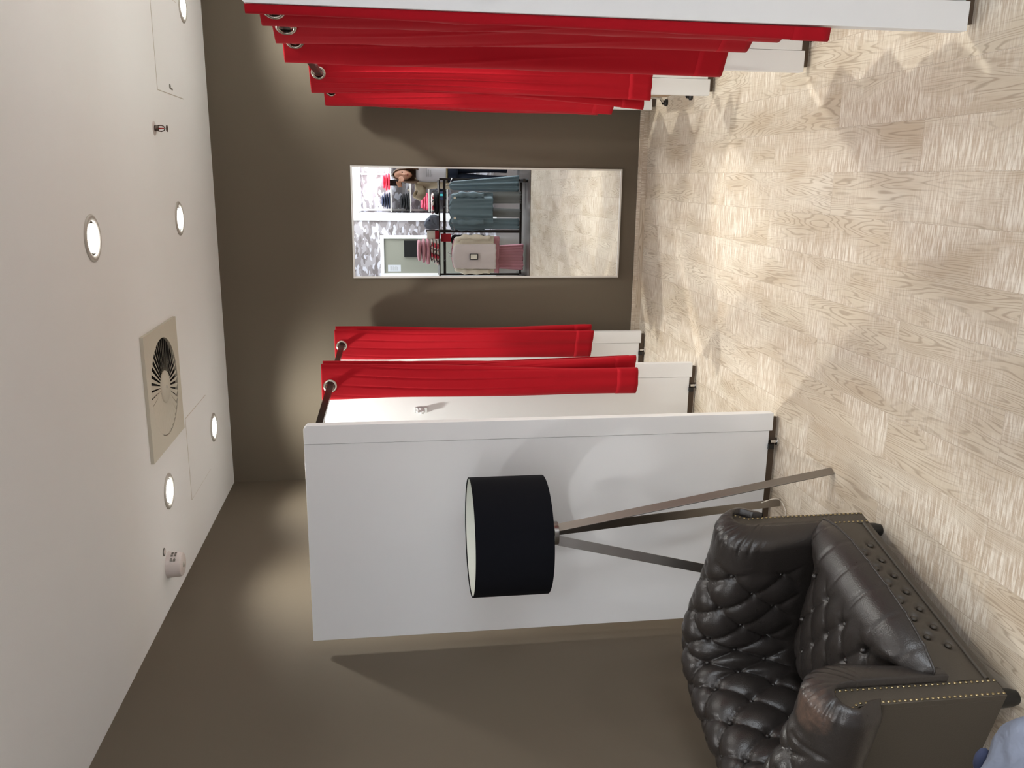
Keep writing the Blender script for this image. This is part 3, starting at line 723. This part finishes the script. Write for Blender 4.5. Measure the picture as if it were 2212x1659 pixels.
M_pink = mat('pink_knit', srgb(232, 96, 122), .85, noise=.08, nscale=30); M_hot = mat('coral_red_knit', srgb(244, 52, 78), .85, noise=.06, nscale=30)
M_rose = mat('dusty_pink_cloth', srgb(206, 148, 160), .8, noise=.08); M_lilac = mat('pale_grey_pink_cloth', srgb(216, 206, 206), .7, noise=.04)
M_cream = mat('cream_knit', srgb(232, 224, 208), .9, noise=.05, nscale=30)
M_teal = mat('teal_cloth', srgb(60, 160, 165), .8, noise=.1); M_redc = mat('red_card', srgb(190, 24, 44), .6, noise=.04)
M_olive = mat('grey_green_paint', srgb(140, 141, 130), .7, noise=.02); M_paperw = mat('paper', srgb(196, 200, 206), .8, noise=.02)
M_rackm = mat('rack_metal', srgb(58, 54, 52), .35, .7, noise=.05); M_tagm = mat('card_tag', srgb(236, 232, 220), .7, noise=.03)
def floral():
    m = bpy.data.materials.new('floral_cloth'); m.use_nodes = True; nt = m.node_tree; tc = nt.nodes.new('ShaderNodeTexCoord')
    c = mix_(nt, ramp_(nt, noise_(nt, tc.outputs['Object'], 22, 2), .52, .55), srgb(228, 220, 212), srgb(196, 60, 78))
    c = mix_(nt, ramp_(nt, noise_(nt, comb_(nt, tc.outputs['Object'], 0., 0.), 30, 2), .56, .58), c, srgb(40, 38, 44))
    nt.links.new(c, nt.nodes['Principled BSDF'].inputs['Base Color']); return m
def floral2():
    m = bpy.data.materials.new('floral_cloth'); m.use_nodes = True; nt = m.node_tree; tc = nt.nodes.new('ShaderNodeTexCoord')
    mp = nt.nodes.new('ShaderNodeMapping'); mp.inputs['Location'].default_value = (3, 1, 2); nt.links.new(tc.outputs['Object'], mp.inputs[0])
    c = mix_(nt, ramp_(nt, noise_(nt, tc.outputs['Object'], 22, 2), .52, .55), srgb(228, 220, 212), srgb(196, 60, 78))
    c = mix_(nt, ramp_(nt, noise_(nt, mp.outputs[0], 26, 2), .55, .58), c, srgb(40, 38, 44))
    nt.links.new(c, nt.nodes['Principled BSDF'].inputs['Base Color']); return m
M_floral = floral2()

# niche fittings
def box_thing(name, label, cat, m, *b, group=None, bevel=0.):
    return tag(MB().box(*b).obj(name, m, bevel=bevel), label, cat, group)
for i, x in enumerate((-.385, .155, .72)):
    mb = MB(); mb.box(x-.014, x+.014, RW-.415, RW-.405, .2, 2.05)
    for k in range(36): mb.box(x-.004, x+.004, RW-.405, RW-.4045, .23+k*.05, .255+k*.05)
    t = tag(mb.obj('slotted_upright', M_silver), ['slotted metal shelf upright in the niche corner, beside the white frame', 'slotted metal shelf upright behind the person in the mirror', 'slotted metal shelf upright hidden beyond the mirror edge'][i], 'shelf upright', 'slotted uprights in the shop niche')
for i, (z, w_) in enumerate(((1.59, 'topmost'), (1.297, 'second'), (1.02, 'third'), (.74, 'lowest'))):
    tag(MB().box(NX0+.01, NX1-.01, RW-.40, RW-.06, z, z+.018).obj('shelf', M_silver, bevel=.002), w_+' pale metal shelf in the lit shop niche seen in the mirror', 'shelf', 'niche shelves')
area_light('niche_light', (.6, RW-.2, NZ1-.02), 2.0, .25, 18, (.86, .92, 1.0))
t = thing('niche_lamp', 'slim lamp under the top of the shop niche', 'lamp', (.6, RW-.2, NZ1))
MB().box(-1.0, 1.0, -.03, .03, -.012, 0).obj('diffuser', M_lampdisc, t)
def folded(x, y, z, w_, d_, h_, m, label, group, name='folded_sweater', cat='folded clothes', seed=0):
    rnd = random.Random(seed); rows = []; n = 40
    for i in range(13):
        v = -1+2*i/12; rr = max(.03, (1-abs(v)**3.5))**.35
        row = []
        for k in range(n):
            a = 2*pi*k/n; c_, s_ = cos(a), sin(a); q = (abs(c_)**5+abs(s_)**5)**(-1/5)
            wv = 1+.05*sin(a*3+seed)+.03*sin(a*7+v*4+seed*2)
            row.append((c_*q*w_/2*rr*wv, s_*q*d_/2*rr*wv, h_/2+v*h_/2+.03*h_*sin(a*2+seed)*(1 if v > 0 else 0)))
        rows.append(row)
    rows = [[(0, 0, 0)]*n]+rows+[[(0, 0, h_)]*n]
    o = MB().grid(rows, closev=True).obj(name, m, smooth=True); o.location = (x, y, z); o.rotation_euler = (0, 0, rnd.uniform(-.06, .06))
    return tag(o, label, cat, group)
def stack(x, y, z, ws, d_, h_, m, word, where, group, name='folded_sweater'):
    pos = ['bottom', 'second', 'third', 'fourth', 'top']
    for k, w_ in enumerate(ws):
        p_ = 'topmost' if k == len(ws)-1 else pos[k]
        folded(x+(-1)**k*.006, y, z+k*h_*1.0, w_, d_, h_, m, '%s folded sweater, %s of the stack %s' % (word, p_, where), group, name, seed=k+int(abs(x)*50))
stack(-.245, RW-.2, 1.608, (.23, .22, .21, .16), .26, .034, M_navy, 'navy', 'on the topmost niche shelf', 'navy tops on the niche shelf')
stack(-.255, RW-.2, 1.315, (.24, .24, .22, .18), .26, .036, M_blk, 'black', 'on the second niche shelf', 'black tops on the niche shelf')
stack(-.26, RW-.2, 1.038, (.25, .23, .20), .26, .038, M_pink, 'pink', 'on the third niche shelf', 'pink tops on the niche shelf')
stack(.03, RW-.2, 1.608, (.24, .23, .18), .26, .038, M_hot, 'coral red', 'beside the phone in the mirror', 'coral red tops on the niche shelf')
for k in range(9):
    folded(-.20+.048*k, RW-.2, .76, .04, .2, .16 if k % 2 else .14, (M_navy, M_teal)[k % 3 == 1], ('%s rolled cloth standing in the row on the lowest niche shelf' % ('teal' if k % 3 == 1 else 'navy')), 'rolled cloths on the lowest niche shelf', 'rolled_cloth', 'rolled cloth', seed=k)
# framed panel
t = thing('framed_panel', 'grey-green panel in a white frame on the cloud wallpaper wall', 'wall panel', (-1.065, RW, 0))
MB().box(-.312, -.262, 0, .04, 0, 1.776).box(.262, .312, 0, .04, 0, 1.776).box(-.262, .262, 0, .04, 1.72, 1.776).obj('frame', M_capm, t, bevel=.006)
MB().box(-.262, .262, 0, .012, 0, 1.72).obj('panel', M_olive, t)
t = thing('screen', 'black flat screen mounted on the grey-green panel', 'screen', (-.955, RW+.012, 1.208))
MB().box(-.125, .125, 0, .03, 0, .214).obj('housing', M_black, t, bevel=.004); MB().box(-.117, .117, .03, .031, .008, .206).obj('display', M_dark, t)
t = thing('notice', 'small pale paper notice on the grey-green panel', 'notice', (-1.25, RW+.012, 1.473))
MB().box(-.05, .05, 0, .001, 0, .195).obj('paper', M_paperw, t)
mb = MB()
for k in range(9): mb.box(-.038, .02+.016*(k % 3)/2, .001, .0014, .05+k*.013, .053+k*.013)
mb.obj('printed_lines', M_mark, t)

# garment rack
RK = thing('clothes_rack', 'dark metal clothes rack with a shelf on top, reflected in the mirror', 'clothes rack', (-.56, .30, 0))
mb = MB(); mb.box(-.55, .62, -.02, .02, .035, .065); mb.box(-.55, -.51, -.25, .25, .03, .06).box(.58, .62, -.25, .25, .03, .06); mb.obj('base_frame', M_rackm, RK, bevel=.003)
for x in (-.53, .60):
    for y in (-.22, .22): MB().lathe([(.001, 0), (.02, 0), (.02, .03)], (x, y, 0), 14).obj('glide', M_black, RK)
for x in (-.018, ): MB().box(x, x+.036, -.012, .012, .06, 1.19).obj('post', M_rackm, RK, bevel=.002)
MB().box(-.53, -.505, -.012, .012, .06, 1.03).box(.595, .62, -.012, .012, .06, 1.03).obj('end_post', M_rackm, RK, bevel=.002)
MB().box(-.53, .60, -.01, .01, .955, .985).obj('hang_bar', M_rackm, RK, bevel=.003)
for x in (-.34, .28): MB().box(x-.01, x+.01, 0, .17, .965, .98).obj('face_out_arm', M_rackm, RK, bevel=.002)
MB().box(-.53, .60, -.16, .16, 1.03, 1.045).obj('top_shelf', M_rackm, RK, bevel=.003)
tg = thing('price_sign', 'white and red price card standing on the clothes rack shelf', 'sign', (-.60, .40, 1.045))
MB().box(-.05, .05, -.003, .003, 0, .14).obj('card', M_tagm, tg); MB().box(-.05, .05, .003, .0036, .0, .045).obj('red_band', M_redc, tg)
box_thing('red_sign', 'red card hanging on the clothes rack beside the post', 'sign', M_redc, -.68, -.585, .385, .389, .90, 1.02)

def garment(name, label, m, xt0, xt1, xb0, xb1, zt, zb, y, d_=.05, folds=5, fa=.012, group='clothes on the rack', shoulder=.04, hang=True, sleeves=0, parts=()):
    cx = (xt0+xt1)/2; t = thing(name, label, {'jacket': 'jacket', 'trousers': 'trousers', 'skirt': 'skirt', 'cardigan': 'cardigan'}.get(name, 'top'), (cx, y, zt), 0, group)
    rows = []; n = 72
    for i in range(33):
        f = i/32; x0 = xt0+(xb0-xt0)*f-cx; x1 = xt1+(xb1-xt1)*f-cx; z = (zb-zt)*f
        g = min(1, (f*(zt-zb)/shoulder) if shoulder else 1)**.5
        w_ = (x1-x0)/2*(.35+.65*g); c0 = (x0+x1)/2; row = []
        for k in range(n):
            a = 2*pi*k/n; fo = sin((cos(a))*pi*folds/2*1.3+.6)*fa*(.25+f)
            row.append((c0+cos(a)*w_, sin(a)*d_/2*(.5+.5*g)*(.7+.5*f)+fo, z+.004*sin(k*.9)*f))
        rows.append(row)
    rows = [[(0, 0, 0)]*n]+rows+[[((xb0+xb1)/2-cx, 0, zb-zt+.004)]*n]
    MB().grid(rows, closev=True).obj('body', m, t, smooth=True)
    for sg in ([-1, 1] if sleeves else []):
        w_ = (xt1-xt0)/2
        pts = [(sg*w_*.8, .0, -.03), (sg*w_*1.0, .015, -.12), (sg*w_*1.02, .03, -.25), (sg*w_*.98, .035, -sleeves)]
        MB().tube(catmull([Vector(p) for p in pts], 5), [.03+.008*sin(k*1.3) for k in range(16)], 12, sx=.7).obj('sleeve', m, t, smooth=True)
    if hang:
        mb = MB(); mb.tube([(-.09, 0, -.035), (0, 0, .004), (.09, 0, -.035)], .004, 6); mb.tube([(0, 0, .004), (0, 0, .03), (.012, 0, .042), (.02, 0, .034)], .002, 6); mb.obj('hanger', M_chrome, t, smooth=True)
    return t
J = 'clothes on the left half of the rack in the mirror'
gd, gp = 'grey-blue clothes on the rack', 'pink and cream clothes on the rack'
t = garment('jacket', 'shiny grey-blue cropped jacket hanging at the front of the rack', M_denimd, -.44, -.13, -.455, -.10, .93, .42, .57, .06, 6, .018, gd, sleeves=.40)
for z in (-.06, ): 
    for x in (-.11, .12): MB().lathe([(.001, .004), (.014, .004), (.014, 0)], (x, .062, z), 14, axis='y').obj('button', M_cream, t)
garment('jacket', 'grey-blue jacket seen edge-on beside the rack post', M_denimd, -.52, -.40, -.53, -.37, .92, .43, .375, .05, 3, .012, gd, sleeves=.42)
garment('trousers', 'grey trouser leg hanging below the shiny jacket, nearer the person', M_greyp, -.23, -.10, -.225, -.085, .90, .075, .48, .04, 2, .006, gd, hang=False)
garment('trousers', 'grey trouser leg hanging below the shiny jacket, in the middle', M_greyp, -.37, -.27, -.39, -.29, .90, .08, .48, .04, 2, .006, gd, hang=False)
garment('trousers', 'blue-green trousers hanging closest to the rack post', M_denimd, -.52, -.40, -.53, -.40, .89, .09, .455, .04, 3, .008, gd)
garment('skirt', 'long flared grey-blue skirt hanging at the end of the rack nearest the person', M_denimd, -.08, .02, -.10, .10, .92, .10, .44, .06, 4, .015, gd)
garment('cardigan', 'cream cardigan hanging open at the front of the rack', M_cream, -1.02, -.62, -1.04, -.60, .89, .40, .53, .04, 3, .01, gp, sleeves=.44)
t = garment('blouse', 'pale grey-pink top with card tag hanging at the front of the rack', M_lilac, -.98, -.70, -.99, -.69, .90, .385, .60, .05, 2, .008, gp)
MB().box(-.035, .035, .05, .052, -.30, -.20).obj('card_tag', M_blk, t); MB().box(-.027, .027, .052, .0525, -.29, -.212).obj('tag_face', M_tagm, t)
garment('blouse', 'dusty pink top hanging behind the cream cardigan', M_rose, -1.0, -.63, -1.05, -.61, .90, .33, .47, .035, 4, .010, gp)
garment('skirt', 'pleated dusty pink skirt hanging low on the rack', M_rose, -.98, -.74, -1.02, -.70, .60, .03, .41, .04, 14, .012, gp, hang=False)
garment('blouse', 'black top hanging between the pink clothes and the rack post', M_blk, -.72, -.60, -.72, -.60, .90, .50, .36, .03, 2, .006, gp)
folded(-.235, .33, 1.046, .25, .26, .045, M_blk, 'black folded sweater, bottom of the pile beside the person on the rack shelf', 'folded clothes on the rack shelf', seed=2)
folded(-.235, .33, 1.094, .24, .25, .035, M_floral, 'floral folded sweater lying on the black one on the rack shelf', 'folded clothes on the rack shelf', seed=3)
for k in range(3): folded(-.80+.01*k, .38, 1.046+k*.034, .30-.02*k, .26, .032, M_floral, ['bottom', 'second', 'third'][k]+' floral folded sweater in the pile under the pink one', 'folded clothes on the rack shelf', seed=5+k)
for k in range(3): folded(-.80+.01*k, .38, 1.15+k*.052, .30-.03*k, .25, .05, M_rose, ['lowest', 'middle', 'topmost'][k]+' dusty pink folded sweater above the floral pile on the rack shelf', 'folded clothes on the rack shelf', seed=9+k)
#DENIM
# folded pale denim on the near corner of the rack shelf (its edge enters the picture)
t = thing('denim_jacket', 'pale blue denim jacket heaped in the corner of the picture beside the armchair', 'jacket', (-.50, .41, 1.047))
pf = catmull([Vector(p+(0,)) for p in [(-.02, .0), (-.03, .08), (-.025, .13), (-.01, .158), (.03, .168), (.075, .142), (.105, .112), (.128, .085), (.132, .04), (.122, .0)]], 10)
rows = []
for i in range(41):
    v = -1+2*i/40; k_ = max(.02, 1-abs(v)**14)**.2
    rows.append([(p.x*k_+.004*sin(v*9+m_*.2), v*.09+.006*sin(m_*.31+v*2), p.y*(.55+.45*k_)+(.004*sin(m_*.45+v*6)+.003*sin(m_*.17-v*13))*min(1, p.y*20)) for m_, p in enumerate(pf)])
rows = [[(0, -.09, .02)]*len(pf)]+rows+[[(0, .09, .02)]*len(pf)]
MB().grid(rows, closev=True).obj('cloth', M_denim, t, smooth=True)
MB().sphere((.070, .093, .114), .0085, 14, (1.4, .6, .8)).obj('dark_opening', M_navy, t, smooth=True)  # solid navy blob stands in for the shade inside a fold
#PERSON
# ------------------------------------------------------------------ the photographer (seen only in the mirror)
PS = thing('person', 'person in beige coat, white t-shirt and dark jeans holding up a phone', 'person', (.13, -.32, 0))
def skin_body():
    V = []; E_ = []; R = []
    def add(p, r, par=None):
        V.append((p[0]-.13, p[1]+.32, p[2])); R.append(r); 
        if par is not None: E_.append((par, len(V)-1))
        return len(V)-1
    pel = add((.13, -.32, .86), .125); b = add((.13, -.32, 1.0), .11, pel); c = add((.13, -.32, 1.14), .12, b); d = add((.125, -.32, 1.245), .085, c)
    nk = add((.115, -.31, 1.30), .045, d); add((.105, -.295, 1.37), .045, nk)
    for sx_, hip, kn, an, toe in ((-1, (.06, -.32, .80), (.04, -.30, .46), (.03, -.33, .08), (.02, -.23, .03)), (1, (.20, -.32, .80), (.21, -.30, .46), (.22, -.33, .08), (.23, -.23, .03))):
        h_ = add(hip, .085, pel); k_ = add(kn, .052, h_); a_ = add(an, .036, k_); add(toe, .03, a_)
    def arm(sh, el, wr, pm, fingers, thumb):
        s_ = add(sh, .052, d); e_ = add(el, .038, s_); w_ = add(wr, .025, e_); p_ = add(pm, .030, w_)
        for f in fingers:
            q = p_
            for i, pt in enumerate(f): q = add(pt, (.0095, .0085, .0075)[min(i, 2)], q)
        q = p_
        for i, pt in enumerate(thumb): q = add(pt, .0095, q)
    # left hand (on -x side) wraps the phone
    arm((-.03, -.32, 1.235), (-.14, -.20, 1.26), (-.075, -.085, 1.415), (-.05, -.03, 1.475),
        [[(-.035, .004, 1.51), (-.005, .010, 1.525), (.02, .010, 1.53)], [(-.035, .006, 1.495), (-.002, .012, 1.505), (.028, .010, 1.508)],
         [(-.035, .006, 1.477), (-.004, .012, 1.485), (.024, .010, 1.486)], [(-.035, .004, 1.46), (-.008, .010, 1.465), (.014, .008, 1.466)]],
        [(-.048, -.028, 1.51), (-.030, -.026, 1.53)])
    arm((.285, -.32, 1.235), (.28, -.16, 1.23), (.13, -.075, 1.42), (.075, -.045, 1.475),
        [[(.055, -.005, 1.50), (.03, .006, 1.492), (.012, .026, 1.488)], [(.055, -.004, 1.483), (.032, .008, 1.474), (.010, .024, 1.47)],
         [(.055, -.006, 1.468), (.034, .006, 1.458), (.014, .022, 1.454)], [(.058, -.010, 1.452), (.040, .002, 1.444), (.024, .014, 1.44)]],
        [(.055, -.03, 1.505), (.036, -.024, 1.525)])
    me = bpy.data.meshes.new('tmp'); me.from_pydata(V, E_, []); o = bpy.data.objects.new('tmp', me); COL.objects.link(o)
    md = o.modifiers.new('s', 'SKIN'); md.use_smooth_shade = True
    for i, sv in enumerate(me.skin_vertices[0].data): sv.radius = (R[i], R[i]); sv.use_root = (i == 0)
    o.modifiers.new('u', 'SUBSURF').levels = 2
    dg = bpy.context.evaluated_depsgraph_get(); ev = o.evaluated_get(dg); m2 = ev.to_mesh()
    vs = [tuple(v.co) for v in m2.vertices]; fs = [tuple(p.vertices) for p in m2.polygons]; ev.to_mesh_clear()
    bpy.data.objects.remove(o)
    return vs, fs
vs, fs = skin_body()
HC = Vector((-.03, .045, 1.445))            # head centre in the person's own space
mb = MB(); mb.add(vs, fs)
rows = []
for i in range(41):
    ph = pi*i/40; z = -cos(ph); rr = sin(ph); row = []
    for k in range(56):
        a = 2*pi*k/56; x, y = cos(a)*rr, sin(a)*rr
        wx = .070*(1-.22*max(0, -z)**1.5); wy = .088; zz = z*.112
        px, py = x*wx, y*wy
        if y > 0:                                   # face features
            py += .016*math.exp(-((x*wx)/.010)**2)*math.exp(-((zz+.012)/.022)**2)*1.0      # nose
            py -= .010*(math.exp(-((abs(x*wx)-.028)/.013)**2)*math.exp(-((zz-.012)/.012)**2))  # eye sockets
            py += .005*math.exp(-((x*wx)/.020)**2)*math.exp(-((zz+.050)/.010)**2)
            py += .008*math.exp(-((x*wx)/.022)**2)*math.exp(-((zz+.092)/.018)**2)
        row.append((HC.x+px, HC.y+py, HC.z+zz))
    rows.append(row)
mb.grid(rows, closev=True)
for sg in (-1, 1): mb.sphere((HC.x+sg*.070, HC.y-.005, HC.z-.005), .02, 12, (.35, .7, 1.3))
body = mb.obj('body', M_skin, PS, smooth=True)
md = body.modifiers.new('join', 'REMESH'); md.mode = 'VOXEL'; md.voxel_size = .0048; md.use_smooth_shade = True
for sg in (-1, 1):
    MB().sphere((HC.x+sg*.027, HC.y+.074, HC.z+.012), .0095, 12, (1.3, .6, .7)).obj('eye', M_eye, PS, smooth=True)
MB().sphere((HC.x, HC.y+.087, HC.z-.052), .02, 14, (1, .3, .33)).obj('lips', M_lips, PS, smooth=True)
rows = []
for i in range(30):
    f = i/29; ph = pi*(1-.62*f) if f < .55 else pi*(1-.62*.55)
    row = []
    for k in range(48):
        a = radians(62)+radians(416-180)*k/47+radians(0)
        a = radians(90+52)+radians(360-104)*k/47
        if f < .55:
            g = f/.55; rr = sin(g*pi*.5); z = HC.z+.125*cos(g*pi*.5)+.0; 
            row.append((HC.x+cos(a)*.083*rr, HC.y-.006+sin(a)*.10*rr, z))
        else:
            g = (f-.55)/.45
            row.append((HC.x+cos(a)*(.083+.012*sin(g*3)+.002*sin(k*1.9)), HC.y-.006+sin(a)*(.10-.02*g)+.002*sin(k*2.3), HC.z-g*.19))
    rows.append(row)
h_ = MB().grid(rows).obj('hair', M_hair, PS, smooth=True, fixn=False); md = h_.modifiers.new('t', 'SOLIDIFY'); md.thickness = .012; md.offset = 0
def loft(rings, a0=0., a1=360., n=56, wob=.0):
    rows = []
    for cx, cy, z, rx, ry in rings:
        rows.append([(cx+cos(radians(a0+(a1-a0)*k/n))*rx*(1+wob*sin(k*1.1+z*20)), cy+sin(radians(a0+(a1-a0)*k/n))*ry*(1+wob*sin(k*.9+z*30)), z) for k in range(n+(1 if a1-a0 < 360 else 0))])
    return MB().grid(rows, closev=(a1-a0 >= 360))
def cloth(mb, name, m, th=.004):
    o = mb.obj(name, m, PS, smooth=True, fixn=False); md = o.modifiers.new('t', 'SOLIDIFY'); md.thickness = th; md.offset = 0; return o
cloth(loft([(-.01, .0, 1.285, .075, .06), (0, 0, 1.25, .15, .095), (0, .005, 1.15, .165, .135), (0, .005, 1.02, .15, .128), (0, 0, .93, .165, .14), (0, 0, .90, .155, .135)], wob=.012), 't_shirt', M_tee)
mb = MB()
for r_, z in enumerate((1.16, 1.135, 1.11)): mb.box(-.05, .05-.012*r_, .139, .1415, z-.008, z+.006)
mb.obj('chest_print', M_print, PS)
cloth(loft([(0, 0, .915, .16, .14), (0, 0, .86, .168, .145), (0, 0, .80, .172, .135), (0, 0, .77, .17, .13)], wob=.01), 'jeans_waist', M_jeans)
for sg, hx, kx, ax in ((-1, -.085, -.09, -.10), (1, .085, .085, .09)):
    cloth(loft([(hx, 0, .80, .088, .11), (hx, 0, .70, .085, .10), (kx, .01, .46, .072, .075), (ax, -.01, .25, .075, .078), (ax, -.01, .14, .078, .085)], wob=.015), 'jeans_leg', M_jeans)
MB().tube([(cos(radians(k*10))*.165, sin(radians(k*10))*.145, .905) for k in range(36)], .012, 8, closed=True).obj('belt', M_brass, PS, smooth=True)
cloth(loft([(0, -.01, 1.30, .085, .075), (0, -.01, 1.265, .17, .11), (0, 0, 1.18, .195, .15), (0, 0, 1.0, .185, .155), (0, 0, .85, .20, .17), (0, 0, .72, .215, .18)], 90+38, 90+322, wob=.012), 'coat', M_trench, .007)
cloth(MB().tube([(-.13, 0, 1.245), (-.19, .02, 1.235), (-.25, .09, 1.225), (-.285, .125, 1.245), (-.255, .15, 1.30)], [.055, .066, .062, .058, .054], 20, cap=False), 'coat_sleeve', M_trench, .005)
cloth(MB().tube([(.12, 0, 1.25), (.175, .03, 1.24), (.17, .11, 1.225), (.15, .17, 1.24), (.09, .205, 1.30)], [.055, .066, .062, .058, .052], 20, cap=False), 'coat_sleeve', M_trench, .005)
MB().sphere((-.215, .21, 1.385), .013, 14, (1, .5, 1)).obj('watch', M_cream, PS, smooth=True)
for sg, x in ((-1, -.105), (1, .095)): MB().sphere((x, .03, .05), .055, 22, (1, 2.2, .95)).obj('slipper', M_fluff, PS, smooth=True)
t = thing('phone', 'dark red phone held up by the person in the mirror', 'phone', (0, -.008, 1.465))
MB().box(-.036, .036, -.004, .0035, 0, .147).obj('case', M_phone, t, bevel=.003)
MB().lathe([(.001, .004), (.007, .004), (.007, .0035)], (.0, 0, .135), 16, axis='y').obj('lens', M_black, t)
